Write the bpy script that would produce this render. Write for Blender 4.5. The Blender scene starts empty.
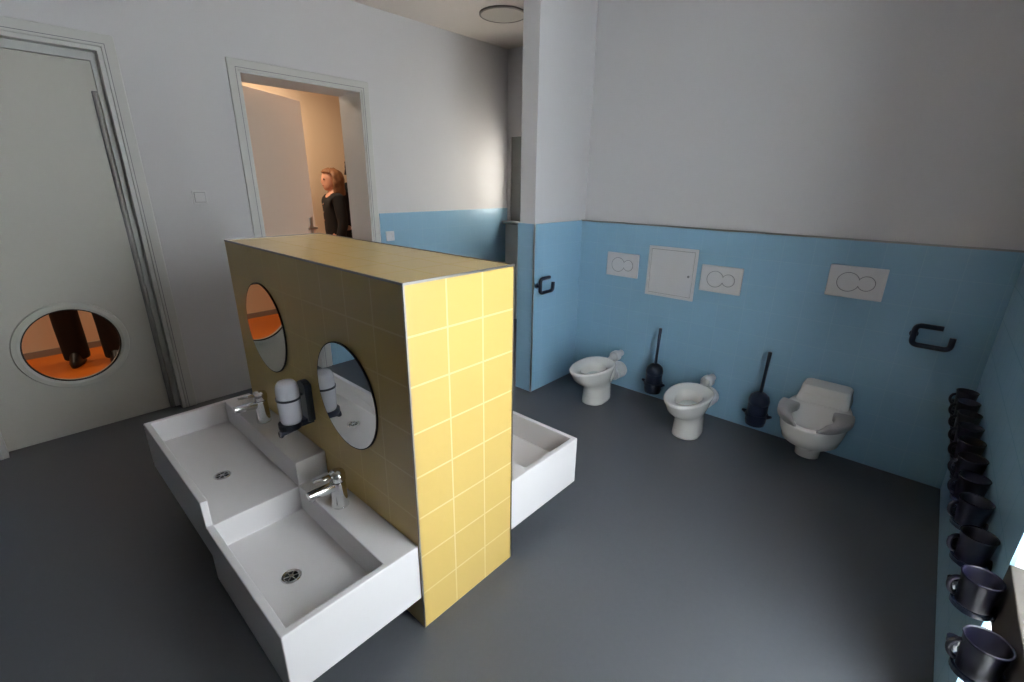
import bpy, bmesh, math, random
from mathutils import Vector, Matrix
random.seed(7)
PI = math.pi
C = bpy.context.scene.collection
S = bpy.context.scene

# ---------------------------------------------------------------- camera, world, exposure, daylight
S.view_settings.view_transform = 'Standard'
S.view_settings.look = 'None'
S.view_settings.gamma = 1.0
S.view_settings.use_curve_mapping = False
S.view_settings.exposure = 0.0

H = 1.45
yaw, pit, rol = math.radians(-41.84), math.radians(-18.82), math.radians(0.69)
fw = Vector((math.sin(yaw)*math.cos(pit), math.cos(yaw)*math.cos(pit), math.sin(pit)))
rt = Vector((math.cos(yaw), -math.sin(yaw), 0)); up = rt.cross(fw)
r2 = math.cos(rol)*rt + math.sin(rol)*up
u2 = -math.sin(rol)*rt + math.cos(rol)*up
cam = bpy.data.cameras.new('camera'); co = bpy.data.objects.new('camera', cam); C.objects.link(co)
cam.sensor_width = 36.0; cam.lens = 462.4/1024*36; cam.clip_start = 0.02
m = Matrix((r2, u2, -fw)).transposed().to_4x4(); m.translation = Vector((0, 0, H))
co.matrix_world = m
S.camera = co

w = bpy.data.worlds.new('daylight'); S.world = w; w.use_nodes = True
bgn = w.node_tree.nodes['Background']
bgn.inputs[0].default_value = (0.90, 0.955, 1.0, 1); bgn.inputs[1].default_value = 19.0

# room dimensions (metres); camera stands at x = 0, y = 0
XL, XR, YB, YF, ZC = -3.50, 0.31, 2.96, -3.60, 2.68
XS, YS, TS = -1.97, 2.41, 0.13       # stub wall beside the toilets
YA = 3.80                            # far wall of the alcove behind the stub wall
TZ = 1.20                            # top of the tiling
WY0, WY1, WZ0, WZ1 = 0.66, 1.44, 0.10, 2.40   # big window in the right wall

def portal(name, loc, rot, sx, sy):
    l = bpy.data.lights.new(name, 'AREA'); l.shape = 'RECTANGLE'; l.size = sx; l.size_y = sy
    l.cycles.is_portal = True
    o = bpy.data.objects.new(name, l); C.objects.link(o); o.location = loc; o.rotation_euler = rot
portal('window_daylight', (XR+0.33, (WY0+WY1)/2, (WZ0+WZ1)/2), (0, PI/2, 0), WZ1-WZ0, WY1-WY0)
portal('alcove_daylight', (-3.09, YA+0.33, 1.50), (-PI/2, 0, 0), 0.75, 0.85)

def lamp(name, loc, rot, size, energy, col):
    l = bpy.data.lights.new(name, 'AREA'); l.shape = 'DISK'; l.size = size; l.energy = energy; l.color = col
    o = bpy.data.objects.new(name, l); C.objects.link(o); o.location = loc; o.rotation_euler = rot
lamp('corridor_lamp_light', (-4.75, 1.9, 2.55), (0, 0, 0), 0.5, 26, (1.0, 0.80, 0.60))
lamp('corridor_lamp_light', (-4.75, -0.6, 2.55), (0, 0, 0), 0.5, 11, (1.0, 0.80, 0.60))

# ---------------------------------------------------------------- materials
def srgb(r, g, b):
    f = lambda c: ((c/255+0.055)/1.055)**2.4 if c > 10 else c/255/12.92
    return (f(r), f(g), f(b), 1)

def mat(name, col, rough=0.5, metal=0.0, noise=0.0, nscale=6.0, bump=0.0, bscale=40.0, coat=0.0, spec=0.5):
    m = bpy.data.materials.new(name); m.use_nodes = True
    nt = m.node_tree; b = nt.nodes['Principled BSDF']
    b.inputs['Base Color'].default_value = col
    b.inputs['Roughness'].default_value = rough
    b.inputs['Metallic'].default_value = metal
    b.inputs['Specular IOR Level'].default_value = spec
    b.inputs['Coat Weight'].default_value = coat
    geo = nt.nodes.new('ShaderNodeNewGeometry')
    if noise:
        n = nt.nodes.new('ShaderNodeTexNoise'); n.inputs['Scale'].default_value = nscale; n.inputs['Detail'].default_value = 4
        nt.links.new(geo.outputs['Position'], n.inputs['Vector'])
        mp = nt.nodes.new('ShaderNodeMapRange'); mp.inputs['To Min'].default_value = 1-noise; mp.inputs['To Max'].default_value = 1+noise
        nt.links.new(n.outputs['Fac'], mp.inputs['Value'])
        mx = nt.nodes.new('ShaderNodeVectorMath'); mx.operation = 'SCALE'; mx.inputs[0].default_value = col[:3]
        nt.links.new(mp.outputs['Result'], mx.inputs['Scale']); nt.links.new(mx.outputs[0], b.inputs['Base Color'])
    if bump:
        n = nt.nodes.new('ShaderNodeTexNoise'); n.inputs['Scale'].default_value = bscale; n.inputs['Detail'].default_value = 3
        nt.links.new(geo.outputs['Position'], n.inputs['Vector'])
        bp = nt.nodes.new('ShaderNodeBump'); bp.inputs['Strength'].default_value = bump; bp.inputs['Distance'].default_value = 0.002
        nt.links.new(n.outputs['Fac'], bp.inputs['Height']); nt.links.new(bp.outputs[0], b.inputs['Normal'])
    return m

def tile_mat(name, col, grout, size, off, gw=0.004, rough=0.25, var=0.03, zmax=None, paint=None):
    """square ceramic tiles laid out in world space; optional paint above zmax"""
    m = bpy.data.materials.new(name); m.use_nodes = True
    nt = m.node_tree; N = nt.nodes; L = nt.links; b = N['Principled BSDF']
    geo = N.new('ShaderNodeNewGeometry')
    sp = N.new('ShaderNodeSeparateXYZ'); L.new(geo.outputs['Position'], sp.inputs[0])
    sn = N.new('ShaderNodeSeparateXYZ'); L.new(geo.outputs['True Normal'], sn.inputs[0])
    def M(op, a, bb=None, c=None):
        n = N.new('ShaderNodeMath'); n.operation = op
        for i, v in enumerate((a, bb, c)):
            if v is None: continue
            if isinstance(v, (int, float)): n.inputs[i].default_value = v
            else: L.new(v, n.inputs[i])
        return n.outputs[0]
    tot = None; cells = []
    for i in range(3):
        q = M('DIVIDE', M('SUBTRACT', sp.outputs[i], off[i]), size[i])
        cells.append(M('FLOOR', q))
        fr = M('FRACT', q)
        d = M('SUBTRACT', 0.5, M('ABSOLUTE', M('SUBTRACT', fr, 0.5)))      # distance to the joint, in tiles
        g = M('LESS_THAN', d, gw/2/size[i])
        g = M('MULTIPLY', g, M('LESS_THAN', M('ABSOLUTE', sn.outputs[i]), 0.5))
        tot = g if tot is None else M('MAXIMUM', tot, g)
    cv = N.new('ShaderNodeCombineXYZ')
    for i in range(3): L.new(cells[i], cv.inputs[i])
    wn = N.new('ShaderNodeTexWhiteNoise'); L.new(cv.outputs[0], wn.inputs['Vector'])
    mp = N.new('ShaderNodeMapRange'); mp.inputs['To Min'].default_value = 1-var; mp.inputs['To Max'].default_value = 1+var
    L.new(wn.outputs['Value'], mp.inputs['Value'])
    sc = N.new('ShaderNodeVectorMath'); sc.operation = 'SCALE'; sc.inputs[0].default_value = col[:3]; L.new(mp.outputs[0], sc.inputs['Scale'])
    mx = N.new('ShaderNodeMix'); mx.data_type = 'RGBA'
    L.new(tot, mx.inputs['Factor']); L.new(sc.outputs[0], mx.inputs['A']); mx.inputs['B'].default_value = grout
    L.new(mx.outputs['Result'], b.inputs['Base Color'])
    rr = M('ADD', M('MULTIPLY', tot, 0.5), rough); L.new(rr, b.inputs['Roughness'])
    n2 = N.new('ShaderNodeTexNoise'); n2.inputs['Scale'].default_value = 9; L.new(geo.outputs['Position'], n2.inputs['Vector'])
    hh = M('SUBTRACT', M('MULTIPLY', n2.outputs['Fac'], 0.25), M('MULTIPLY', tot, 1.0))
    bp = N.new('ShaderNodeBump'); bp.inputs['Strength'].default_value = 0.25; bp.inputs['Distance'].default_value = 0.002
    L.new(hh, bp.inputs['Height']); L.new(bp.outputs[0], b.inputs['Normal'])
    return m

M_wall   = mat('white_wall_paint', srgb(208, 206, 208), 0.85, noise=0.012, nscale=2.5, bump=0.15, bscale=160)
M_ceil   = mat('ceiling_paint', srgb(208, 199, 192), 0.9, noise=0.01)
M_floor  = mat('grey_vinyl_floor', srgb(78, 80, 85), 0.42, noise=0.05, nscale=60, bump=0.05, bscale=300, spec=0.4)
M_blue   = tile_mat('blue_wall_tile', srgb(128, 164, 188), srgb(140, 172, 192), (0.15, 0.15, 0.15), (-1.97, 2.96, 0.0), 0.003, 0.3, 0.012)
M_yell   = tile_mat('yellow_wall_tile', srgb(182, 156, 90), srgb(198, 178, 128), (0.155, 0.1445, 0.15), (-1.012, 0.6945, 0.0), 0.0058, 0.28, 0.02)
M_trim   = mat('frame_grey_lacquer', srgb(198, 197, 194), 0.5)
M_leaf   = mat('door_leaf_grey', srgb(184, 181, 172), 0.5)
M_leafw  = mat('door_leaf_cream', srgb(232, 208, 188), 0.55)
M_chrome = mat('chrome', (0.75, 0.75, 0.76, 1), 0.12, 1.0)
M_steel  = mat('brushed_steel', (0.55, 0.55, 0.56, 1), 0.3, 1.0)
M_prof   = mat('dull_aluminium', (0.30, 0.29, 0.28, 1), 0.4, 1.0)
M_solid  = mat('white_solid_surface', srgb(222, 219, 220), 0.35, noise=0.01)
M_cer    = mat('white_ceramic', srgb(229, 226, 222), 0.12, coat=0.3)
M_plas   = mat('white_plastic', srgb(208, 206, 208), 0.4)
M_groove = mat('groove_grey', srgb(120, 120, 124), 0.6)
M_navy   = mat('navy_plastic', srgb(16, 26, 48), 0.35)
M_cup    = mat('dark_blue_plastic', srgb(14, 13, 32), 0.35)
M_pad    = mat('light_grey_plastic', srgb(158, 154, 152), 0.45)
M_dark   = mat('dark_hole', (0.01, 0.01, 0.01, 1), 0.6)
M_mirror = mat('mirror_silver', (0.86, 0.88, 0.88, 1), 0.0, 1.0)
M_soap   = mat('milky_soap_bottle', srgb(206, 206, 216), 0.2)
M_orange = mat('orange_vinyl_floor', srgb(214, 112, 32), 0.4, noise=0.04, nscale=50)
M_peach  = mat('corridor_cream_paint', srgb(222, 200, 170), 0.85)
M_base   = mat('baseboard_grey', srgb(140, 130, 118), 0.6)
M_frame  = mat('window_frame_grey', srgb(120, 122, 120), 0.45)
M_brown  = mat('window_frame_dark', srgb(74, 68, 62), 0.5)
M_lamp   = mat('lamp_opal_unlit', srgb(178, 172, 164), 0.5)
M_ring   = mat('lamp_ring_grey', srgb(110, 104, 102), 0.35, 0.6)
M_water  = mat('water', (0.55, 0.60, 0.60, 1), 0.03)
M_skin   = mat('skin', srgb(214, 158, 130), 0.55)
M_black  = mat('black_cloth', srgb(14, 14, 16), 0.9, noise=0.2, nscale=60)
M_shoe   = mat('black_leather', srgb(18, 18, 20), 0.4)
M_hair   = mat('auburn_hair', srgb(124, 82, 50), 0.6, noise=0.35, nscale=50, bump=0.6, bscale=120)
M_hair2  = mat('dark_hair', srgb(34, 24, 20), 0.6, noise=0.3, nscale=50)
M_eye    = mat('eye_dark', srgb(40, 30, 26), 0.2)
M_lip    = mat('lips', srgb(168, 92, 84), 0.5)
glass = bpy.data.materials.new('window_glass'); glass.use_nodes = True
g = glass.node_tree.nodes['Principled BSDF']; g.inputs['Transmission Weight'].default_value = 1; g.inputs['Roughness'].default_value = 0; g.inputs['IOR'].default_value = 1.0
g.inputs['Base Color'].default_value = (0.97, 0.99, 0.98, 1)

glass_t = glass.copy(); glass_t.name = 'light_tint_glass'; glass_t.node_tree.nodes['Principled BSDF'].inputs['Base Color'].default_value = (0.95, 0.86, 0.72, 1)  # tint added to the alcove pane to dim and warm the daylight through it

# ---------------------------------------------------------------- helpers
def obj(name, bm, m, parent=None, smooth=False, bevel=0.0, seg=2):
    bmesh.ops.recalc_face_normals(bm, faces=bm.faces)
    me = bpy.data.meshes.new(name); bm.to_mesh(me); bm.free()
    if isinstance(m, (list, tuple)):
        for k in m: me.materials.append(k)
    else: me.materials.append(m)
    if smooth: me.shade_smooth()
    o = bpy.data.objects.new(name, me); C.objects.link(o)
    if parent is not None: o.parent = parent
    if bevel:
        b = o.modifiers.new('bevel', 'BEVEL'); b.width = bevel; b.segments = seg; b.limit_method = 'ANGLE'; b.angle_limit = 0.6
        if smooth is False and seg > 1: me.shade_smooth(); wn = o.modifiers.new('wn', 'WEIGHTED_NORMAL'); wn.keep_sharp = True
    return o

def tag(o, label, cat, group=None):
    o['label'] = label; o['category'] = cat
    if group: o['group'] = group
    return o

def thing(name, label, cat, loc=(0, 0, 0), rotz=0, group=None):
    o = bpy.data.objects.new(name, None); C.objects.link(o)
    o.empty_display_size = 0.1
    o.location = loc; o.rotation_euler = (0, 0, rotz)
    return tag(o, label, cat, group)

def struct(name, bm, m, parent=None, **k):
    o = obj(name, bm, m, parent, **k)
    if parent is None: o['kind'] = 'structure'
    return o

def NB(): return bmesh.new()

def box(bm, x0, x1, y0, y1, z0, z1, mi=0):
    vs = [bm.verts.new((x, y, z)) for x in (x0, x1) for y in (y0, y1) for z in (z0, z1)]
    for f in ((0, 1, 3, 2), (4, 6, 7, 5), (0, 4, 5, 1), (2, 3, 7, 6), (0, 2, 6, 4), (1, 5, 7, 3)):
        fc = bm.faces.new([vs[i] for i in f]); fc.material_index = mi
    return bm

def loft(bm, rings, cap0=True, cap1=True, mi=0):
    R = [[bm.verts.new(p) for p in r] for r in rings]
    n = len(R[0])
    for a, b in zip(R, R[1:]):
        for i in range(n):
            f = bm.faces.new((a[i], a[(i+1) % n], b[(i+1) % n], b[i])); f.material_index = mi
    if cap0: f = bm.faces.new(R[0][::-1]); f.material_index = mi
    if cap1: f = bm.faces.new(R[-1]); f.material_index = mi
    return bm

def circ(c, r, n=24, axis='z', ry=None):
    ry = r if ry is None else ry
    out = []
    for i in range(n):
        a = 2*PI*i/n; p, q = r*math.cos(a), ry*math.sin(a)
        out.append({'z': (c[0]+p, c[1]+q, c[2]), 'y': (c[0]+p, c[1], c[2]+q), 'x': (c[0], c[1]+p, c[2]+q)}[axis])
    return out

def lathe(bm, prof, c=(0, 0, 0), axis='z', n=28, cap0=True, cap1=True, mi=0):
    """prof: list of (radius, height along the axis)"""
    k = {'x': 0, 'y': 1, 'z': 2}[axis]
    rings = []
    for r, h in prof:
        cc = list(c); cc[k] += h
        rings.append(circ(cc, max(r, 1e-4), n, axis))
    return loft(bm, rings, cap0, cap1, mi)

def tube(bm, pts, r, n=12, mi=0, caps=True):
    pts = [Vector(p) for p in pts]
    rs = r if isinstance(r, (list, tuple)) else [r]*len(pts)
    rings = []; nrm = None
    for i, p in enumerate(pts):
        t = (pts[min(i+1, len(pts)-1)] - pts[max(i-1, 0)]).normalized()
        if nrm is None:
            nrm = t.cross(Vector((0, 0, 1)))
            if nrm.length < 1e-3: nrm = Vector((1, 0, 0))
        nrm = (nrm - t*nrm.dot(t)).normalized(); bn = t.cross(nrm)
        rings.append([p + rs[i]*(math.cos(2*PI*k/n)*nrm + math.sin(2*PI*k/n)*bn) for k in range(n)])
    return loft(bm, rings, caps, caps, mi)

def arc(c, r, a0, a1, n, f):
    return [f(c, r, a0+(a1-a0)*i/n) for i in range(n+1)]

def rounded_path(pts, r, n=5):
    """polyline with rounded corners"""
    pts = [Vector(p) for p in pts]; out = [pts[0]]
    for a, b, c in zip(pts, pts[1:], pts[2:]):
        d1 = (a-b).normalized(); d2 = (c-b).normalized()
        p, q = b+d1*r, b+d2*r
        for i in range(n+1):
            t = i/n; out.append((1-t)**2*p + 2*t*(1-t)*b + t*t*q)
    out.append(pts[-1]); return out

def evaluated(o):
    dg = bpy.context.evaluated_depsgraph_get()
    me = bpy.data.meshes.new_from_object(o.evaluated_get(dg)); return me

def boolean_mesh(base, ops):
    """base bm, ops: list of (operation, bm) -> resulting bm"""
    def tmp(b):
        bmesh.ops.recalc_face_normals(b, faces=b.faces)
        me = bpy.data.meshes.new('tmp'); b.to_mesh(me); b.free()
        o = bpy.data.objects.new('tmp', me); C.objects.link(o); return o
    bo = tmp(base); cs = []
    for op, b in ops:
        c = tmp(b); cs.append(c)
        md = bo.modifiers.new('b', 'BOOLEAN'); md.operation = op; md.object = c; md.solver = 'EXACT'
    bpy.context.view_layer.update()
    me = evaluated(bo); out = bmesh.new(); out.from_mesh(me)
    for o in cs+[bo]: bpy.data.objects.remove(o, do_unlink=True)
    bmesh.ops.remove_doubles(out, verts=out.verts, dist=1e-5)
    bmesh.ops.dissolve_limit(out, angle_limit=0.01, verts=out.verts, edges=out.edges)
    return out

def dup(root, loc, rotz=None, label=None, group=None):
    r = root.copy(); C.objects.link(r); r.location = loc
    if rotz is not None: r.rotation_euler = (0, 0, rotz)
    if label: r['label'] = label
    if group: r['group'] = group
    for ch in list(root.children):
        c = ch.copy(); C.objects.link(c); c.parent = r
        for gch in list(ch.children):
            d = gch.copy(); C.objects.link(d); d.parent = c
    return r

# ---------------------------------------------------------------- the room shell
WT = 0.30     # wall thickness of the left wall
b = NB(); box(b, XL-WT, XR+0.3, YF-0.2, YA+0.3, -0.1, 0); struct('floor', b, M_floor)
b = NB(); box(b, XL-WT, XR+0.35, YF-0.2, YA+0.35, ZC, ZC+0.12); struct('ceiling', b, M_ceil)

D1 = (-0.225, 0.625); D2 = (1.288, 2.15); DH = 2.105
# left wall with its two door openings, as one mesh of wall blocks
b = NB()
for y0, y1, z0, z1 in ((YF-0.2, D1[0], 0, ZC), (D1[0], D1[1], DH, ZC), (D1[1], D2[0], 0, ZC), (D2[0], D2[1], DH, ZC), (D2[1], 5.2, 0, ZC)):
    box(b, XL-WT, XL, y0, y1, z0, z1)
struct('wall_left', b, M_wall)
# toilet wall, stub wall, right wall, wall behind the camera, alcove wall
b = NB(); box(b, XS-TS, XR+0.3, YB, YB+0.16, 0, TZ); box(b, XS-TS, XR+0.3, YB+0.04, YB+0.16, TZ, ZC); struct('wall_back', b, M_wall)
b = NB(); box(b, XS-TS, XS, YS, YB+0.04, 0, ZC); struct('wall_stub', b, M_wall, bevel=0.004)
b = NB(); box(b, XL, XR+0.3, YF-0.2, YF, 0, ZC); struct('wall_front', b, M_wall)
b = NB()
box(b, XR, XR+0.3, YF, WY0, 0, ZC); box(b, XR, XR+0.3, WY1, YB+0.04, 0, ZC)
box(b, XR, XR+0.3, WY0, WY1, 0, WZ0); box(b, XR, XR+0.3, WY0, WY1, WZ1, ZC)
struct('wall_right', b, M_wall)
AX0, AX1, AZ0, AZ1 = XL+0.04, -2.72, 1.07, 1.90
b = NB()
box(b, XL, AX0, YA, YA+0.3, 0, ZC); box(b, AX1, XS-TS, YA, YA+0.3, 0, ZC)
box(b, AX0, AX1, YA, YA+0.3, 0, AZ0); box(b, AX0, AX1, YA, YA+0.3, AZ1, ZC)
struct('wall_alcove', b, M_wall)
b = NB(); box(b, XS-TS, XS-TS+0.12, YB+0.16, YA+0.3, 0, ZC); struct('wall_alcove_side', b, M_wall)

# tile skins, 8 mm proud of the plaster
TT = 0.008
def tiles(name, *bb):
    b = NB()
    for q in bb: box(b, *q)
    return struct(name, b, M_blue)
tiles('wall_back_tiling', (XS+TT, XR-TT, YB-TT, YB, 0, TZ))
tiles('wall_stub_tiling', (XS, XS+TT, YS-TT, YB, 0, TZ), (XS-TS-TT, XS, YS-TT, YS, 0, TZ), (XS-TS-TT, XS-TS, YS, YB, 0, TZ))
tiles('wall_right_tiling', (XR-TT, XR, WY1+0.0, YB, 0, TZ))
tiles('wall_left_tiling', (XL, XL+TT, 2.225, YA, 0, TZ), (XL, XL+TT, YF, -0.30, 0, TZ))
# profiles on tile edges
b = NB(); box(b, XS, XR, YB-0.011, YB-0.004, TZ-0.006, TZ+0.003); struct('trim_1', b, M_prof)
b = NB(); box(b, XS+0.001, XS+TT+0.003, YS-TT-0.003, YS-TT+0.006, 0, TZ); struct('trim_2', b, M_steel)
b = NB(); box(b, XR-0.012, XR, WY1, YB, TZ, TZ+0.006); struct('trim_3', b, M_steel)

# ---- big window on the right
wn = NB(); fx0, fx1 = XR+0.235, XR+0.295
box(wn, fx0, fx1, WY0, WY0+0.05, WZ0, WZ1); box(wn, fx0, fx1, WY1-0.03, WY1, WZ0, WZ1)
box(wn, fx0, fx1, WY0+0.05, WY1-0.03, WZ0, WZ0+0.06); box(wn, fx0, fx1, WY0+0.05, WY1-0.03, WZ1-0.06, WZ1)
box(wn, fx0, fx1, WY0+0.05, WY1-0.03, 0.86, 0.93)
w1 = struct('window_1', wn, M_brown)
b = NB(); box(b, fx0+0.025, fx0+0.03, WY0+0.05, WY1-0.03, WZ0+0.06, WZ1-0.06); obj('pane', b, glass, w1)
# ---- small window in the alcove wall
wn = NB(); fy0, fy1 = YA+0.02, YA+0.09
box(wn, AX0, AX0+0.13, fy0, fy1, AZ0, AZ1); box(wn, AX1-0.065, AX1, fy0, fy1, AZ0, AZ1)
box(wn, AX0+0.13, AX1-0.065, fy0, fy1, AZ0, AZ0+0.07); box(wn, AX0+0.13, AX1-0.065, fy0, fy1, AZ1-0.07, AZ1)
w2 = struct('window_2', wn, M_frame, bevel=0.004)
b = NB(); box(b, AX0+0.13, AX1-0.065, fy0+0.03, fy0+0.036, AZ0+0.07, AZ1-0.07); obj('pane', b, glass_t, w2)
b = NB(); box(b, AX0+0.131, AX0+0.15, fy0+0.01, fy0+0.028, AZ0+0.07, AZ1-0.07); obj('gasket', b, M_dark, w2)
b = NB(); box(b, XL+0.008, AX1+0.03, YA-0.09, YA+0.02, AZ0-0.03, AZ0); obj('window_sill', b, M_frame, w2, bevel=0.004)
b = NB(); box(b, XL+0.01, AX1, YA-0.03, YA, 0, AZ0-0.03); struct('trim_4', b, M_trim)

# ---------------------------------------------------------------- doors
def frame_bm(y0, y1, zh, xin, fw_=0.062, proud=0.016):
    b = NB(); O = [(y0-fw_, 0), (y0-fw_, zh+fw_), (y1+fw_, zh+fw_), (y1+fw_, 0)]; I = [(y0, 0), (y0, zh), (y1, zh), (y1, 0)]
    loft(b, [[(XL, *o), (XL+proud, *o), (XL+proud, *i), (XL, *i)] for o, i in zip(O, I)])
    return b
def jamb_bm(y0, y1, zh, x0, x1, t=0.012):
    b = NB()
    box(b, x0, x1, y0, y0+t, 0, zh); box(b, x0, x1, y1-t, y1, 0, zh); box(b, x0, x1, y0+t, y1-t, zh-t, zh)
    return b
def gasket_bm(y0, y1, zh, o=0.014):
    b = NB()
    box(b, XL+0.012, XL+0.0172, y0-o-0.003, y0-o, 0, zh+o+0.003); box(b, XL+0.012, XL+0.0172, y1+o, y1+o+0.003, 0, zh+o+0.003); box(b, XL+0.012, XL+0.0172, y0-o, y1+o, zh+o, zh+o+0.003)
    return b
# door 1: closed leaf with a porthole
d1 = struct('door_1', frame_bm(D1[0], D1[1], DH, 0), M_trim, bevel=0.005)
b = jamb_bm(D1[0], D1[1], DH, XL-0.09, XL+0.008, 0.02)
obj('door_jamb', b, M_trim, d1); obj('frame_gasket', gasket_bm(D1[0], D1[1], DH), M_groove, d1)
LX = XL-0.06   # face of the leaf
ly0, ly1, lz1 = D1[0]+0.02, D1[1]-0.045, 2.045
py, pz, pr = 0.182, 0.535, 0.226
b = NB(); box(b, LX-0.09, LX, ly1, D1[1]-0.02, 0, lz1); box(b, LX-0.09, LX, ly0, D1[1]-0.02, lz1, DH-0.02); obj('door_rebate', b, M_trim, d1)
base = NB(); box(base, LX-0.042, LX, ly0, ly1-0.004, 0.006, lz1-0.004)
cut = NB(); lathe(cut, [(pr, -0.1), (pr, 0.1)], (LX-0.02, py, pz), 'x', 64)
leaf = obj('door_leaf', boolean_mesh(base, [('DIFFERENCE', cut)]), M_leaf, d1)
rim = NB(); n = 64
prof = [(pr-0.012, -0.05), (pr-0.012, 0.006), (pr+0.0, 0.011), (pr+0.022, 0.011), (pr+0.027, 0.0), (pr+0.002, 0.0), (pr+0.002, -0.05)]
rg = [circ((LX+h, py, pz), r, n, 'x') for r, h in prof]
loft(rim, rg+[rg[0]], False, False)
obj('porthole_rim', rim, M_leaf, leaf, smooth=False)
gk = NB(); rg = [circ((LX+h, py, pz), r, n, 'x') for r, h in ((pr-0.019, -0.012), (pr-0.019, 0.0), (pr-0.011, 0.0), (pr-0.011, -0.012))]
loft(gk, rg+[rg[0]], False, False); obj('porthole_gasket', gk, M_dark, leaf)
pg = NB(); lathe(pg, [(pr-0.012, -0.024), (pr-0.012, -0.018)], (LX, py, pz), 'x', 64); obj('porthole_glass', pg, glass, leaf)
b = NB(); tube(b, [(LX+0.018, ly1-0.018, 0.01), (LX+0.018, ly1-0.018, 1.89)], 0.010, 14)
hs = obj('hinge_guard', b, M_pad, leaf, smooth=True)
b = NB(); box(b, LX, LX+0.012, ly1-0.030, ly1-0.006, 0.01, 1.895); obj('hinge_guard_base', b, M_groove, leaf)
# door 2: leaf half across the opening on the far side of the wall
d2 = struct('door_2', frame_bm(D2[0], D2[1], DH, 0), M_trim, bevel=0.005)
obj('frame_gasket', gasket_bm(D2[0], D2[1], DH), M_groove, d2)
obj('door_jamb', jamb_bm(D2[0], D2[1], DH, XL-WT-0.01, XL+0.008), M_trim, d2)
HGX, HGY = XL-WT+0.02, D2[0]+0.016
hd_ = math.radians(32)
def leafm(bm):      # local: x along the leaf from the hinge, y thickness (towards the room is -y), z up
    ux, uy = -math.sin(hd_), math.cos(hd_)
    nx, ny = math.cos(hd_), math.sin(hd_)
    for v in bm.verts:
        x, y, z = v.co; v.co = (HGX + ux*x - nx*y, HGY + uy*x - ny*y, z)
    return bm
base = NB(); box(base, 0.002, 0.835, 0.0, 0.04, 0.006, 2.085)
l2 = obj('door_leaf', leafm(base), M_leafw, d2, bevel=0.006)
h = NB(); lathe(h, [(0.024, 0), (0.024, -0.008), (0.010, -0.010), (0.010, -0.045)], (0.775, 0, 1.05), 'y', 18)
tube(h, [(0.785, -0.045, 1.05), (0.72, -0.047, 1.05), (0.665, -0.047, 1.05)], 0.010, 10)
box(h, 0.755, 0.795, -0.006, 0.0, 0.92, 1.14)
obj('door_handle', leafm(h), M_steel, l2, smooth=False)

# ---------------------------------------------------------------- corridor behind the left wall
CX = -5.45
b = NB(); box(b, CX-0.1, XL-WT, -2.6, 5.2, -0.1, 0); 
for q in (D1, D2): box(b, XL-WT, XL-0.10, q[0], q[1], 0.0, 0.003)
struct('floor_corridor', b, M_orange)
b = NB(); box(b, CX-0.1, XL-WT, -2.6, 5.2, ZC, ZC+0.12); struct('ceiling_corridor', b, M_ceil)
b = NB(); box(b, CX-0.1, CX, -2.6, 5.2, 0, ZC); struct('wall_corridor', b, M_peach)
b = NB(); box(b, CX, XL-WT, -2.7, -2.6, 0, ZC); struct('wall_corridor_front', b, M_peach)
b = NB(); box(b, CX, XL-WT, 5.1, 5.2, 0, ZC); struct('wall_corridor_back', b, M_peach)
b = NB(); box(b, CX, CX+0.012, -2.6, 5.1, 0, 0.055); struct('baseboard_corridor', b, M_base)

# ---------------------------------------------------------------- yellow tiled partition
PX0, PX1, PY0, PY1 = -2.335, -1.005, 0.693, 1.128
pt = thing('tiled_partition', 'waist-high partition block clad in square yellow tiles, standing mid-room between the washbasins', 'partition', ((PX0+PX1)/2, (PY0+PY1)/2, 0))
ox, oy = (PX0+PX1)/2, (PY0+PY1)/2
b = NB(); box(b, PX0-ox, PX1-ox, PY0-oy, PY1-oy, 0.0, 1.198); obj('tiled_body', b, M_yell, pt)
e = NB(); q = 0.003
for (x0, x1, y0, y1) in ((PX0, PX1, PY0-0.002, PY0+q), (PX0, PX1, PY1-q, PY1+0.002), (PX1-q, PX1+0.002, PY0, PY1), (PX0-0.002, PX0+q, PY0, PY1)):
    box(e, x0-ox, x1-ox, y0-oy, y1-oy, 1.194, 1.201)
for x0, x1 in ((PX1-q, PX1+0.002),):
    for y0, y1 in ((PY0-0.002, PY0+q), (PY1-q, PY1+0.002)): box(e, x0-ox, x1-ox, y0-oy, y1-oy, 0, 1.201)
obj('edge_profile', e, M_prof, pt)

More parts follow.
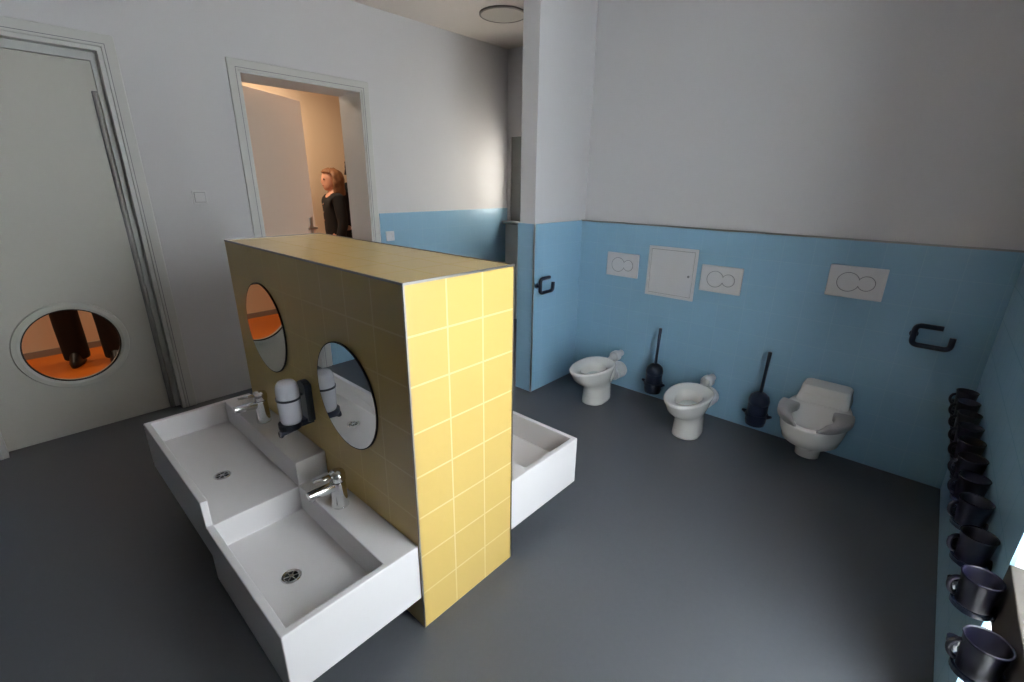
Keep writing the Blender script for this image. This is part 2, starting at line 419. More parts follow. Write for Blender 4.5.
# ---------------------------------------------------------------- washbasins
def basin(name, label, sgn, loc, dz=0.0, W=0.433):
    """local x along the partition (0 = end nearest the right wall), local y away from the partition (0 at tiles)"""
    t = thing(name, label, 'washbasin', loc)
    L1, L2 = -0.592, -1.372        # step, far end
    zl, zu, bl, bu, fl, fu = 0.343+dz, 0.441+dz, 0.127, 0.225, 0.236, 0.338
    y = lambda a, c: (min(sgn*a, sgn*c), max(sgn*a, sgn*c))
    base = NB(); y0, y1 = y(0, W); box(base, L1, 0, y0, y1, bl, zl)
    o1 = NB(); box(o1, L2, L1+0.0, y0, y1, bu, zu)
    c1 = NB(); ya, yb = y(0.118, W-0.023); box(c1, L1-0.0, -0.023, ya, yb, fl, 0.8)
    c2 = NB(); box(c2, L2+0.023, L1+0.05, ya, yb, fu, 0.8)
    bm = boolean_mesh(base, [('UNION', o1), ('DIFFERENCE', c1), ('DIFFERENCE', c2)])
    body = obj('basin_body', bm, M_solid, t, bevel=0.004, seg=3)
    for cx, cz in ((-0.293, fl), (-0.882, fu)):
        yc = sgn*0.292
        d = NB(); rr = [circ((cx, yc, cz+h), r, 32) for r, h in ((0.031, 0.0), (0.031, 0.002), (0.0285, 0.004), (0.024, 0.003), (0.021, 0.0012))]
        loft(d, rr, True, False); lathe(d, [(0.0212, 0.0008), (0.0212, 0.0013)], (cx, yc, cz), 'z', 28, mi=1)
        lathe(d, [(0.007, 0.0013), (0.007, 0.0035)], (cx, yc, cz), 'z', 14)
        for k in range(6):
            a = 2*PI*k/6+0.2; tube(d, [(cx+0.006*math.cos(a), yc+0.006*math.sin(a), cz+0.002), (cx+0.021*math.cos(a), yc+0.021*math.sin(a), cz+0.002)], 0.0016, 6)
        dr = obj('drain', d, [M_chrome, M_dark], t)
    return t
basin('washbasin', 'long white two-level washbasin with two drains on the shaded left side of the yellow partition', -1, (-1.013, PY0, 0))
basin('washbasin', 'white two-level washbasin on the right side of the yellow partition, facing the toilets', 1, (-1.008, PY1, 0), 0.014, 0.452)

# taps
def make_tap(label, loc):
    t = thing('mixer_tap', label, 'tap', loc, 0, None)
    b = NB(); lathe(b, [(0.030, 0.0), (0.0305, 0.003), (0.029, 0.006), (0.027, 0.05), (0.0255, 0.096), (0.025, 0.102)], (0, 0, 0), 'z', 28)
    rings = []
    for yy, zz, ww, hh in ((-0.010, 0.086, 0.018, 0.016), (-0.04, 0.088, 0.017, 0.015), (-0.08, 0.091, 0.016, 0.013), (-0.108, 0.092, 0.0145, 0.011)):
        rings.append([(ww*math.copysign(abs(math.cos(a))**0.6, math.cos(a)), yy, zz+hh*math.copysign(abs(math.sin(a))**0.6, math.sin(a))) for a in [2*PI*k/16 for k in range(16)]])
    loft(b, rings)
    obj('tap_body', b, M_chrome, t, smooth=False, bevel=0.002)
    s = NB(); lathe(s, [(0.010, 0.0), (0.010, 0.014)], (0, -0.096, 0.072), 'z', 16); obj('spout_nozzle', s, M_steel, t, smooth=False)
    h = NB(); lathe(h, [(0.024, 0.103), (0.0280, 0.108), (0.0285, 0.128), (0.024, 0.139), (0.008, 0.143)], (0, 0, 0), 'z', 28)
    rings = []
    for yy, zz, ww, hh in ((-0.010, 0.129, 0.015, 0.007), (-0.045, 0.132, 0.012, 0.005), (-0.085, 0.137, 0.009, 0.0035)):
        rings.append([(ww*math.cos(a), yy, zz+hh*math.sin(a)) for a in [2*PI*k/14 for k in range(14)]])
    loft(h, rings)
    obj('tap_lever', h, M_chrome, t, smooth=True)
    return t
tp = make_tap('chrome mixer tap on the lower near basin, under the nearer round mirror', (-1.385, 0.628, 0.343))
dup(tp, (-2.03, 0.628, 0.441), label='chrome mixer tap on the upper far basin, left of the soap dispenser')

# round mirrors
def mirror(label, x, z, r=0.193):
    t = thing('round_mirror', label, 'mirror', (x, PY0, z))
    g_ = NB(); lathe(g_, [(r-0.004, -0.0065), (r-0.004, -0.002)], (0, 0, 0), 'y', 72); obj('mirror_glass', g_, M_mirror, t)
    e = NB(); rg = [circ((0, yy, 0), rr, 72, 'y') for rr, yy in ((r-0.0045, -0.006), (r, -0.006), (r, -0.0005), (r-0.0045, -0.0005))]
    loft(e, rg+[rg[0]], False, False); obj('mirror_edge', e, M_dark, t)
mirror('round frameless mirror above the lower basin, the one nearer the camera', -1.378, 0.755)
mirror('round frameless mirror above the upper basin, reflecting the orange porthole', -2.008, 0.862)

# soap dispenser
t = thing('soap_dispenser', 'navy and milky white wall soap dispenser between the two round mirrors', 'soap dispenser', (-1.682, PY0, 0.64))
b = NB(); rg = []
for yy, ww in ((-0.001, 0.036), (-0.018, 0.036), (-0.026, 0.030)):
    rg.append([(max(-ww, min(ww, 1.6*ww*math.cos(a))), yy, 0.085*math.copysign(abs(math.sin(a))**0.5, math.sin(a))) for a in [2*PI*(k+0.5)/24 for k in range(24)]])
loft(b, rg); mt = obj('wall_mount', b, M_navy, t, smooth=False)
b = NB(); box(b, -0.022, 0.022, -0.105, -0.002, -0.090, -0.066); lathe(b, [(0.040, -0.088), (0.042, -0.080), (0.042, -0.066)], (0, -0.085, 0), 'z', 28)
tube(b, [(0, -0.085, -0.088), (0, -0.085, -0.102), (0, -0.118, -0.104)], 0.009, 10)
lathe(b, [(0.013, 0), (0.015, -0.006), (0.013, -0.012)], (0, -0.118, -0.104), 'y', 18)
obj('pump_lever', b, M_navy, t)
b = NB(); lathe(b, [(0.035, -0.074), (0.039, -0.062), (0.041, 0.0), (0.041, 0.062), (0.038, 0.080), (0.030, 0.092), (0.008, 0.095)], (0, -0.078, 0.008), 'z', 32)
obj('soap_bottle', b, M_soap, t, smooth=True)
b = NB(); rg = [circ((0, -0.078, zz), rr, 32, 'z') for rr, zz in ((0.0411, 0.030), (0.0440, 0.030), (0.0440, 0.038), (0.0411, 0.038))]
loft(b, rg+[rg[0]], False, False); box(b, -0.006, 0.006, -0.038, -0.02, 0.030, 0.038); obj('bottle_ring', b, M_navy, t)

# ---------------------------------------------------------------- toddler toilets
def egg(cx, cy, w_, lf, lb, z, n=40, p=1.0):
    """outline: half width w_, front length lf (towards -y), back length lb (towards +y)"""
    out = []
    for i in range(n):
        a = 2*PI*i/n; s, c = math.sin(a), math.cos(a)
        ll = lf if c > 0 else lb
        out.append((cx + w_*math.copysign(abs(s)**p, s), cy - ll*math.copysign(abs(c)**(1 if c > 0 else 0.8), c), z))
    return out
def toilet_low(label, x):
    t = thing('toddler_toilet', label, 'toilet', (x, 2.60, 0), 0)
    rings = [egg(0, 0.0, 0.080, 0.085, 0.185, 0.0), egg(0, 0.0, 0.079, 0.083, 0.183, 0.012), egg(0, 0.0, 0.074, 0.078, 0.175, 0.10), egg(0, -0.0, 0.076, 0.095, 0.165, 0.130),
             egg(0, -0.01, 0.092, 0.150, 0.145, 0.165), egg(0, -0.02, 0.108, 0.198, 0.150, 0.21), egg(0, -0.02, 0.117, 0.222, 0.165, 0.25), egg(0, -0.02, 0.123, 0.235, 0.172, 0.266),
             egg(0, -0.02, 0.125, 0.239, 0.174, 0.275), egg(0, -0.02, 0.121, 0.233, 0.170, 0.282), egg(0, -0.02, 0.112, 0.220, 0.160, 0.280),
             egg(0, -0.015, 0.076, 0.148, 0.104, 0.260), egg(0, -0.015, 0.068, 0.136, 0.094, 0.250), egg(0, -0.015, 0.064, 0.122, 0.084, 0.21), egg(0, -0.01, 0.045, 0.08, 0.06, 0.165), egg(0, 0, 0.03, 0.05, 0.04, 0.150)]
    b = NB(); loft(b, rings)
    # horn at the back for the flush pipe
    loft(b, [egg(0, 0.15, 0.060, 0.05, 0.05, 0.262), egg(0, 0.165, 0.058, 0.05, 0.05, 0.15), egg(0, 0.14, 0.045, 0.05, 0.05, 0.10)][::-1])
    obj('toilet_bowl', b, M_cer, t, smooth=True)
    wt = NB(); loft(wt, [egg(0, -0.012, 0.052, 0.09, 0.066, 0.200), egg(0, -0.012, 0.052, 0.09, 0.066, 0.202)]); obj('water', wt, M_water, t)
    b = NB(); tube(b, rounded_path([(0, 0.16, 0.245), (0, 0.25, 0.268), (0, 0.348, 0.268)], 0.03), 0.024, 16)
    lathe(b, [(0.034, 0), (0.038, 0.006), (0.038, 0.045), (0.030, 0.052)], (0, 0.24, 0.266), 'y', 20)
    obj('flush_pipe', b, M_plas, t, smooth=True)
    b = NB(); lathe(b, [(0.046, 0), (0.046, 0.15)], (0, 0.185, 0.14), 'y', 24); lathe(b, [(0.058, 0), (0.058, 0.07), (0.062, 0.072), (0.062, 0.10)], (0, 0.245, 0.14), 'y', 28)
    obj('waste_pipe', b, M_plas, t, smooth=False)
    return t
toilet_low('small low white toilet in the corner beside the stub wall, leftmost of the three', -1.548)
toilet_low('small low white toilet in the middle, between the two navy brush sets', -0.882)

# wall-hung toilet with side pads
t = thing('wall_hung_toilet', 'wall-hung white toilet with raised back and grey side seat pads, rightmost of the three', 'toilet', (-0.258, YB-TT, 0))
yo = YB-TT
def E2(cy, w_, lf, lb, z): return egg(0, cy-yo, w_, lf, lb, z)
rings = [E2(2.66, 0.035, 0.035, 0.06, 0.090), E2(2.66, 0.056, 0.055, 0.09, 0.100), E2(2.66, 0.062, 0.065, 0.12, 0.17), E2(2.65, 0.085, 0.10, 0.30, 0.192),
         E2(2.62, 0.130, 0.165, 0.325, 0.225), E2(2.61, 0.142, 0.195, 0.34, 0.28), E2(2.605, 0.152, 0.215, 0.345, 0.335), E2(2.605, 0.154, 0.220, 0.345, 0.346), E2(2.605, 0.150, 0.217, 0.343, 0.352),
         E2(2.605, 0.112, 0.180, 0.14, 0.352), E2(2.605, 0.106, 0.172, 0.13, 0.340), E2(2.57, 0.080, 0.13, 0.06, 0.27), E2(2.55, 0.05, 0.09, 0.04, 0.21)]
b = NB(); loft(b, rings); obj('toilet_bowl', b, M_cer, t, smooth=True)
wt = NB(); loft(wt, [E2(2.555, 0.058, 0.10, 0.045, 0.235), E2(2.555, 0.058, 0.10, 0.045, 0.237)]); obj('water', wt, M_water, t)
# raised back
b = NB()
def rr2(wd, y0, y1, z, r=0.03, n=6):
    pts = []
    for (cx, cy, a0) in ((wd-r, y1-r, 0), (-wd+r, y1-r, PI/2), (-wd+r, y0+r, PI), (wd-r, y0+r, 3*PI/2)):
        for k in range(n+1):
            a = a0 + PI/2*k/n; pts.append((cx+r*math.cos(a), cy+r*math.sin(a), z))
    return pts
rg = [rr2(0.122, -0.205, -0.001, 0.33), rr2(0.122, -0.20, -0.001, 0.355), rr2(0.116, -0.150, -0.001, 0.385), rr2(0.113, -0.135, -0.001, 0.418), rr2(0.106, -0.128, -0.004, 0.424)]
loft(b, rg); obj('raised_back', b, M_cer, t, smooth=False, bevel=0.006)
# crescent pads
for s in (-1, 1):
    b = NB(); rings = []; n = 22
    cy = 2.605-yo
    for i in range(n+1):
        u = i/n; a = math.radians(16 + 102*u)              # from the front to the back
        ca, sa = math.cos(a), math.sin(a)
        ox_, oy_ = 0.164*sa, -(0.230 if ca > 0 else 0.16)*ca
        th = 0.028 + 0.060*min(1, 1.5*u)**1.2
        k = 1 - th/math.hypot(ox_, oy_)
        e_ = min(1, 5*u+0.25, (9*max(0.0, 1-u))**0.5*0.75+0.2)
        mid = (1+k)/2; ix, iy = ox_*(mid-(mid-k)*e_), oy_*(mid-(mid-k)*e_); ax_, ay_ = ox_*(mid+(1-mid)*e_), oy_*(mid+(1-mid)*e_)
        z0, z1 = 0.353, 0.353+0.034*min(1, e_)
        P = [(ax_, ay_, z0), (ax_, ay_, z1-0.008), (ax_*0.965+ix*0.035, ay_*0.965+iy*0.035, z1), ((ax_+ix)/2, (ay_+iy)/2, z1+0.002), (ix*0.93+ax_*0.07, iy*0.93+ay_*0.07, z1), (ix, iy, z1-0.008), (ix, iy, z0)]
        rings.append([(s*p[0], cy+p[1], p[2]) for p in P])
    loft(b, rings); obj('seat_pad', b, M_pad, t, smooth=True)

# flush plates
def flush_plate(label, x, z, w_=0.246, h_=0.164):
    t = thing('flush_plate', label, 'flush plate', (x, YB-TT, z), 0)
    b = NB(); box(b, -w_/2, w_/2, -0.012, 0, -h_/2, h_/2); obj('plate', b, M_plas, t, bevel=0.004)
    for (bx, r) in ((-0.032, 0.049), (0.046, 0.037)):
        k = NB(); rg = [circ((bx, yy, 0), rr, 40, 'y') for rr, yy in ((r-0.0015, -0.0118), (r-0.0015, -0.0135), (r+0.0015, -0.0135), (r+0.0015, -0.0118))]
        loft(k, rg+[rg[0]], False, False)
        pb = NB(); lathe(pb, [(r-0.002, -0.0119), (r-0.002, -0.0142), (r-0.004, -0.0152)], (bx, 0, 0), 'y', 40)
        q = obj('flush_button', pb, M_plas, t); obj('button_gap', k, M_groove, q)
flush_plate('white dual-button flush plate left of the square access panel', -1.600, 0.915)
flush_plate('white dual-button flush plate just right of the square access panel', -0.925, 0.905)
flush_plate('white dual-button flush plate above the wall-hung toilet, rightmost and highest of the three', -0.258, 0.985)
t = thing('access_panel', 'square white access panel between the two left flush plates', 'access panel', (-1.245, YB-TT, 0.905))
b = NB(); s_ = 0.165
for q in ((-s_, s_, -0.008, 0, s_-0.018, s_), (-s_, s_, -0.008, 0, -s_, -s_+0.018), (-s_, -s_+0.018, -0.008, 0, -s_+0.018, s_-0.018), (s_-0.018, s_, -0.008, 0, -s_+0.018, s_-0.018)): box(b, *q)
obj('panel_frame', b, M_plas, t)
b = NB(); box(b, -s_+0.018, s_-0.018, -0.003, 0, -s_+0.018, s_-0.018); obj('panel_gap', b, M_groove, t)
b = NB(); d_ = s_-0.0215; box(b, -d_, d_, -0.007, -0.003, -d_, d_); dd = obj('panel_door', b, M_plas, t)
b = NB(); lathe(b, [(0.008, -0.0095), (0.008, -0.007)], (s_-0.045, 0, -0.01), 'y', 16); obj('panel_lock', b, M_groove, dd)

# brush sets
def brush(label, x):
    t = thing('toilet_brush_set', label, 'toilet brush', (x, YB-TT, 0), 0)
    yc = -0.080
    b = NB(); lathe(b, [(0.034, 0.070), (0.052, 0.076), (0.057, 0.100), (0.055, 0.205), (0.052, 0.213), (0.048, 0.205), (0.048, 0.10)], (0, yc, 0), 'z', 28); obj('brush_holder', b, M_navy, t, smooth=False)
    b = NB(); lathe(b, [(0.030, -0.03), (0.030, 0)], (0, 0, 0.13), 'y', 20); box(b, -0.014, 0.014, -0.032, -0.02, 0.115, 0.145)
    rg = [circ((0, yc, zz), rr, 28, 'z') for rr, zz in ((0.0555, 0.132), (0.063, 0.132), (0.063, 0.150), (0.0555, 0.150))]
    loft(b, rg+[rg[0]], False, False)
    for s in (-1, 1): tube(b, [(s*0.058, yc, 0.14), (s*0.082, yc-0.006, 0.150)], [0.014, 0.007], 10)
    obj('wall_bracket', b, M_navy, t)
    b = NB(); lathe(b, [(0.046, 0.205), (0.057, 0.216), (0.058, 0.236), (0.050, 0.262), (0.030, 0.280), (0.012, 0.288)], (0, yc, 0), 'z', 28)
    obj('brush_lid', b, M_navy, t, smooth=True)
    b = NB(); tube(b, [(0, yc, 0.27), (0.004, yc+0.004, 0.46), (0.006, yc+0.006, 0.540)], [0.010, 0.0095, 0.0105], 14); obj('brush_handle', b, M_navy, t, smooth=True)
    return t
bs = brush('navy wall-mounted toilet brush set between the leftmost and middle toilets', -1.243)
dup(bs, (-0.572, YB-TT, 0), label='navy wall-mounted toilet brush set between the middle toilet and the wall-hung toilet')

# paper holders: open navy hooks
def paper_holder(label, loc, rotz):
    t = thing('paper_holder', label, 'toilet paper holder', loc, rotz)
    pts = [(0.030, -0.035, 0.052), (-0.070, -0.035, 0.052), (-0.070, -0.035, -0.045), (0.072, -0.035, -0.045), (0.072, -0.035, 0.014)]
    b = NB(); tube(b, rounded_path(pts, 0.025, 6), 0.0125, 14); obj('paper_bar', b, M_navy, t, smooth=True)
    b = NB(); lathe(b, [(0.010, -0.035), (0.010, -0.006), (0.018, -0.005), (0.018, 0)], (-0.070, 0, 0.002), 'y', 20); obj('wall_fixing', b, M_navy, t)
paper_holder('open navy toilet paper holder on the dark tiled wall right of the wall-hung toilet', (0.093, YB-TT, 0.770), 0)
paper_holder('open navy toilet paper holder on the stub wall beside the leftmost toilet', (XS+TT, 2.505, 0.785), PI/2)

# switch and socket on the left wall
def plate_thing(name, label, cat, y, z, sock):
    t = thing(name, label, cat, (XL+(TT if sock else 0), y, z))
    b = NB(); box(b, 0, 0.010, -0.040, 0.040, -0.040, 0.040); obj('cover_plate', b, M_plas, t, bevel=0.003)
    b = NB()
    if sock:
        rg = [circ((xx, 0, 0), rr, 28, 'x') for rr, xx in ((0.024, 0.0095), (0.024, 0.0125), (0.021, 0.0125), (0.020, 0.0105))]
        loft(b, rg); obj('socket_insert', b, M_plas, t)
    else:
        box(b, 0.0095, 0.015, -0.028, 0.028, -0.028, 0.028); obj('rocker', b, M_plas, t, bevel=0.002)
        b = NB(); box(b, 0.010, 0.0108, -0.030, 0.030, -0.030, 0.030); obj('rocker_gap', b, M_groove, t)
plate_thing('light_switch', 'white square light switch on the white wall between the two doors', 'light switch', 0.945, 1.345, False)
plate_thing('wall_socket', 'white square socket on the blue tiles right of the open doorway', 'socket', 2.31, 1.010, True)

# ceiling lamp in the alcove
t = thing('ceiling_lamp', 'round flush ceiling lamp, switched off, above the alcove by the doorway', 'ceiling lamp', (-2.85, 3.035, ZC))
b = NB(); rg = [circ((0, 0, zz), rr, 56, 'z') for rr, zz in ((0.182, 0), (0.182, -0.012), (0.170, -0.015), (0.170, -0.001))]; loft(b, rg+[rg[0]], False, False); obj('lamp_ring', b, M_ring, t)
b = NB(); lathe(b, [(0.1695, -0.002), (0.1695, -0.012), (0.12, -0.014), (0.03, -0.015)], (0, 0, 0), 'z', 56); obj('lamp_shade', b, M_lamp, t)

# ---------------------------------------------------------------- row of cups in holders on the right wall
def make_holder():
    t = thing('cup_holder', '', 'cup holder', (0, 0, 0))
    b = NB(); lathe(b, [(0.020, 0), (0.020, -0.004), (0.012, -0.008)], (0, 0, -0.052), 'x', 18)
    rg = [circ((-0.040, 0, zz), rr, 28, 'z') for rr, zz in ((0.0345, -0.058), (0.0400, -0.058), (0.0400, -0.046), (0.0345, -0.046))]
    loft(b, rg+[rg[0]], False, False)
    obj('holder_ring', b, M_navy, t)
    b = NB(); tube(b, rounded_path([(-0.004, 0.055, -0.085), (-0.040, 0.055, -0.085), (-0.068, 0.055, -0.080), (-0.075, 0.055, -0.045)], 0.015, 5), [0.007]*14, 10)
    lathe(b, [(0.018, 0), (0.018, -0.008)], (0, 0.055, -0.085), 'x', 16)
    tube(b, [(-0.075, 0.055, -0.048), (-0.076, 0.055, -0.036)], 0.012, 10)
    obj('towel_hook', b, M_navy, t)
    return t
def make_cup():
    t = thing('toothbrush_cup', '', 'cup', (0, 0, 0))
    b = NB(); lathe(b, [(0.026, -0.068), (0.030, -0.066), (0.0375, 0.028), (0.0395, 0.032), (0.0375, 0.034), (0.0350, 0.030), (0.028, -0.060), (0.01, -0.062)], (0, 0, 0), 'z', 30)
    obj('cup_body', b, M_cup, t, smooth=True)
    b = NB(); n = 14; pts = []
    for i in range(n+1):
        a = -PI/2 + PI*i/n; pts.append((-0.034-0.016*math.cos(a), -0.004, -0.012+0.024*math.sin(a)))
    tube(b, pts, 0.0055, 10); obj('cup_handle', b, M_cup, t, smooth=True)
    return t
HX = XR-TT
ys = [2.80, 2.655, 2.51, 2.365, 2.22, 2.07, 1.92, 1.765, 1.575, 1.385, 1.165]
ordw = ['farthest', 'second farthest', 'third farthest', 'fourth farthest', 'fifth farthest', 'sixth farthest', 'fifth nearest', 'fourth nearest', 'third nearest', 'second nearest', 'nearest']
h0 = make_holder(); c0 = make_cup()
for i, (yy, wd) in enumerate(zip(ys, ordw)):
    zz = 0.550
    hx = HX if yy > WY1 else HX
    where = {0: '', 11: ''}.get(i, '')
    lh = 'navy cup holder on the right wall, %s in the row%s' % (wd, where)
    lc = 'dark blue cup in its holder on the right wall, %s in the row%s' % (wd, where)
    if i == 0:
        h, c = h0, c0; h.location = (HX, yy, zz); c.location = (HX-0.040, yy, zz)
        h['label'] = lh; c['label'] = lc; h['group'] = 'cup holders along the right wall'; c['group'] = 'cups along the right wall'
    else:
        dup(h0, (HX, yy, zz), label=lh); dup(c0, (HX-0.040, yy, zz), label=lc)
# rail that carries the holders across the window
b = NB(); box(b, XR-TT, XR+0.03, 0.90, WY1+0.0, 0.47, 0.61)
tag(obj('mounting_board', b, M_brown, bevel=0.003), 'dark board across the window edge behind the nearest cups', 'board')

# ---------------------------------------------------------------- people in the corridor
def skin_mesh(verts, edges, radii, root, sub=2):
    me = bpy.data.meshes.new('sk'); me.from_pydata(verts, edges, [])
    o = bpy.data.objects.new('sk', me); C.objects.link(o)
    md = o.modifiers.new('skin', 'SKIN'); md.use_smooth_shade = True
    for i, v in enumerate(me.skin_vertices[0].data):
        r = radii[i]; v.radius = r if isinstance(r, tuple) else (r, r); v.use_root = (i == root)
    sb = o.modifiers.new('sub', 'SUBSURF'); sb.levels = sub; sb.render_levels = sub
    bpy.context.view_layer.update()
    me2 = evaluated(o); bm = bmesh.new(); bm.from_mesh(me2)
    bpy.data.objects.remove(o, do_unlink=True)
    return bm
def merge(dst, src, mi=0):
    me = bpy.data.meshes.new('t'); src.to_mesh(me); src.free()
    k = len(dst.faces); dst.from_mesh(me); dst.faces.ensure_lookup_table()
    for f in dst.faces[k:]: f.material_index = mi
    return dst

def person(label, loc, rotz, hgt, hair_mat, hair_long, stance=0.10, stagger=0.0, bend=0.0):
    """figure facing local -y, feet on z = 0"""
    t = thing('person', label, 'person', loc, rotz)
    k = hgt/1.68
    def V(x, y, z): return (x*k, y*k, z*k)
    V_, E_, R_ = [], [], []
    def add(p, r, par=None):
        V_.append(V(*p)); R_.append(tuple(q*k for q in r) if isinstance(r, tuple) else r*k)
        if par is not None: E_.append((par, len(V_)-1))
        return len(V_)-1
    pel = add((0, 0, 0.93), (0.145, 0.105)); wa = add((0, -0.005, 1.07), (0.125, 0.09), pel); ch = add((0, 0.0, 1.24), (0.150, 0.105), wa)
    up_ = add((0, 0.01, 1.35), (0.125, 0.085), ch); nk = add((0, 0.012, 1.43), 0.052, up_); hd = add((0, -0.005, 1.50), 0.05, nk)
    legs, arms, hands = [], [], []
    for s in (-1, 1):
        f = -stagger*s
        hip = add((s*0.085, 0, 0.86), 0.092, pel); kn = add((s*(stance*0.5+0.06), f*0.5-0.01, 0.48), 0.058, hip)
        cf = add((s*(stance*0.75+0.04), f*0.8+0.01, 0.34), 0.054, kn); an = add((s*(stance+0.01), f+0.02, 0.09), 0.038, cf)
        legs.append((s, kn, cf, an, f))
        sh = add((s*0.165, 0.01, 1.355), 0.052, up_); el = add((s*0.215, 0.03-bend*0.02, 1.08), 0.040, sh)
        wr = add((s*0.205, -0.05-bend*0.10, 0.86+bend*0.06), 0.026, el); pm = add((s*0.200, -0.07-bend*0.13, 0.80+bend*0.05), (0.018, 0.034), wr)
        arms.append((s, sh, el, wr))
        base_ = Vector(V_[pm]); d = (Vector(V_[pm])-Vector(V_[wr])).normalized()
        for j, ln in enumerate((0.070, 0.078, 0.072, 0.056)):
            oy_ = (-0.027+0.018*j)*k
            p1 = base_ + Vector((0, oy_, 0)) + d*0.015*k; p2 = p1 + d*ln*0.5*k + Vector((-s*0.004*k, 0, 0)); p3 = p2 + d*ln*0.45*k + Vector((-s*0.016*k, 0, 0))
            hands.append([p1, p2, p3])
        th = base_ + Vector((0, -0.030*k, 0)) - d*0.02*k
        hands.append([th, th + Vector((-s*0.006, -0.026, -0.022))*k, th + Vector((-s*0.014, -0.034, -0.048))*k])
    bm = skin_mesh(V_, E_, R_, pel)
    for hp in hands: merge(bm, (lambda q: q)(tube(NB(), hp, [0.0088*k, 0.0080*k, 0.0062*k], 8)))
    # head: egg shaped loft with nose, chin, ears, lips and eyes
    hb = NB(); hz = 1.565*k; prof = [(-0.118, 0.022, 0.030, -0.036), (-0.112, 0.036, 0.046, -0.032), (-0.09, 0.050, 0.066, -0.022), (-0.06, 0.060, 0.082, -0.010), (-0.03, 0.067, 0.090, -0.003), (0.0, 0.072, 0.096, 0.0),
            (0.03, 0.075, 0.098, 0.002), (0.06, 0.071, 0.092, 0.004), (0.085, 0.058, 0.076, 0.006), (0.103, 0.038, 0.050, 0.008), (0.112, 0.012, 0.016, 0.008)]
    rings = []
    for dz, w_, l_, cy in prof:
        r = []
        for i in range(32):
            a = 2*PI*i/32; x = w_*math.sin(a); y = -l_*math.cos(a)+cy
            fr = max(0, math.cos(a))
            if -0.055 < dz < 0.015: y -= (0.020 if dz < -0.02 else 0.010)*fr**40
            if abs(dz) < 0.02: y += 0.008*math.exp(-((abs(x)-0.03)/0.014)**2)*(fr > 0.5)
            r.append((x*k, y*k, hz+dz*k))
        rings.append(r)
    loft(hb, rings); merge(bm, hb)
    for s in (-1, 1):
        eb = NB(); loft(eb, [[(s*(0.070+q)*k, (0.010+w2*math.cos(2*PI*i/12)*0.018)*k, hz+(-0.012+w2*math.sin(2*PI*i/12)*0.031)*k) for i in range(12)] for q, w2 in ((0, 0.8), (0.010, 1.0), (0.014, 0.6))])
        merge(bm, eb)
        yb_ = NB(); bmesh.ops.create_uvsphere(yb_, u_segments=12, v_segments=8, radius=0.010*k, matrix=Matrix.Translation((s*0.031*k, -0.083*k, hz+0.002*k))); merge(bm, yb_, 1)
    lb = NB(); tube(lb, [(-0.022*k, -0.084*k, hz-0.068*k), (0, -0.092*k, hz-0.066*k), (0.022*k, -0.084*k, hz-0.068*k)], [0.003*k, 0.007*k, 0.003*k], 8); merge(bm, lb, 2)
    body = obj('body', bm, [M_skin, M_eye, M_lip], t, smooth=True)
    # hair
    hb = NB(); rings = []
    low = -0.165 if hair_long else -0.06
    for j in range(13):
        u = j/12; dz = low + (0.122-low)*u
        idx = max(dz, -0.02); q = math.sqrt(max(0.0, 1-(max(0, idx)/0.124)**2))
        w_, l_ = 0.112*q+0.002, 0.134*q+0.002
        if dz < 0: w_ += 0.006; l_ -= 0.004
        r = []
        for i in range(32):
            a = 2*PI*i/32; fr = math.cos(a)
            x = w_*math.sin(a); y = -l_*fr+0.012
            if dz < 0.055 and fr > 0.28: y = max(y, -0.035 if abs(x) > 0.05 else -0.02) if False else (-l_*0.28+0.012 + (fr-0.28)*0.10)
            r.append((x*k*(1+0.03*math.sin(9*a)), y*k, hz+dz*k))
        rings.append(r)
    loft(hb, rings)
    for v in hb.verts:
        c_ = Vector((0, 0.02*k, hz)); d_ = v.co-c_; a_ = math.atan2(d_.x, d_.y)
        v.co = c_ + d_*(1 + 0.05*math.sin(11*a_+9*v.co.z/k) + 0.03*math.sin(70*v.co.z/k+5*a_))
    obj('hair', hb, hair_mat, t, smooth=True)
    # jacket: torso and sleeves
    V2, E2_, R2 = [], [], []
    def add2(p, r, par=None):
        V2.append(p); R2.append(r)
        if par is not None: E2_.append((par, len(V2)-1))
        return len(V2)-1
    g0 = 0.022*k
    a0 = add2(V(0, 0, 0.84), (0.178*k, 0.135*k)); a1 = add2(V_[wa], (0.150*k, 0.118*k), a0); a2 = add2(V_[ch], (0.172*k, 0.130*k), a1); a3 = add2(V_[up_], (0.145*k, 0.108*k), a2); a4 = add2(V(0, 0.014, 1.435), 0.066*k, a3)
    for s, sh, el, wr in arms:
        q = add2(V_[sh], 0.052*k+g0, a3); q = add2(V_[el], 0.040*k+g0, q); q = add2(tuple(Vector(V_[wr])), 0.030*k+g0*0.6, q)
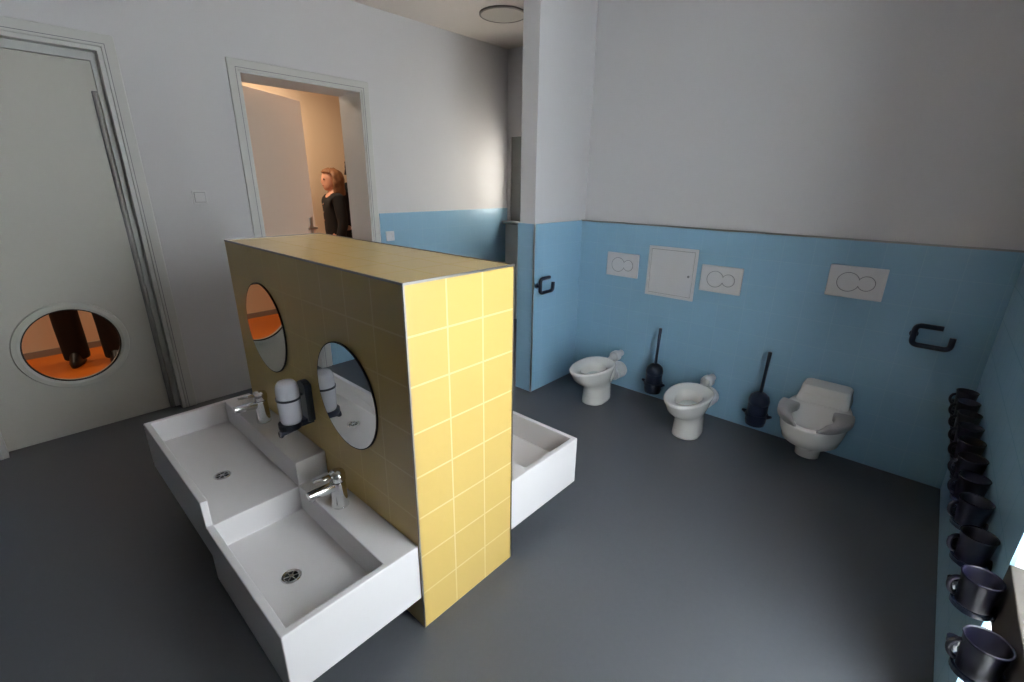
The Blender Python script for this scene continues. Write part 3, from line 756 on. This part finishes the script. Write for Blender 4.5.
    jk = obj('jacket', skin_mesh(V2, E2_, R2, a0), M_black, t, smooth=True)
    for zz in (1.30, 1.21, 1.12):
        bt = NB(); bmesh.ops.create_uvsphere(bt, u_segments=10, v_segments=6, radius=0.011*k, matrix=Matrix.Translation((0.0, min(v.co.y for v in jk.data.vertices if abs(v.co.x) < 0.04 and abs(v.co.z-zz*k) < 0.05), zz*k)))
        obj('button', bt, M_chrome, jk)
    # trousers
    V2, E2_, R2 = [], [], []
    a0 = add2(V(0, 0, 0.95), (0.160*k, 0.125*k)); a1 = add2(V(0, 0, 0.88), (0.165*k, 0.13*k), a0)
    for s, kn, cf, an, f in legs:
        q = add2(V(s*0.09, 0, 0.80), 0.104*k, a1); q = add2(V_[kn], 0.086*k, q); q = add2(V_[cf], 0.088*k, q); q = add2(tuple(Vector(V_[an])+Vector((0, 0, 0.03*k))), 0.086*k, q); q = add2(tuple(Vector(V_[an])+Vector((0, 0, -0.050*k))), 0.084*k, q); q = add2(tuple(Vector(V_[an])+Vector((0, 0, -0.062*k))), 0.082*k, q)
    obj('trousers', skin_mesh(V2, E2_, R2, a0), M_black, t, smooth=True)
    for s, kn, cf, an, f in legs:
        ax_, ay_ = V_[an][0], V_[an][1]; sb = NB(); rg = []
        for z, w_, lf, lb_ in ((0.0, 0.042, 0.165, 0.075), (0.025, 0.045, 0.17, 0.078), (0.055, 0.042, 0.13, 0.072), (0.085, 0.044, 0.09, 0.066), (0.13, 0.042, 0.050, 0.055)):
            rg.append(egg(ax_, ay_, w_*k, lf*k, lb_*k, z*k, 28))
        loft(sb, rg); obj('shoe', sb, M_shoe, t, smooth=True)
    return t
person('woman with chin-length auburn hair and black buttoned jacket, seen in the open doorway', (-4.92, 2.575, 0), math.radians(-12), 1.575, M_hair, True)
person('dark-haired person in black, mostly hidden by the doorway jamb behind the woman', (-5.12, 2.98, 0), math.radians(-90), 1.70, M_hair2, False)
person('person in black trousers and shoes whose legs show through the door porthole', (-4.98, 0.375, 0), math.radians(75), 1.80, M_hair2, False, 0.115, 0.04)
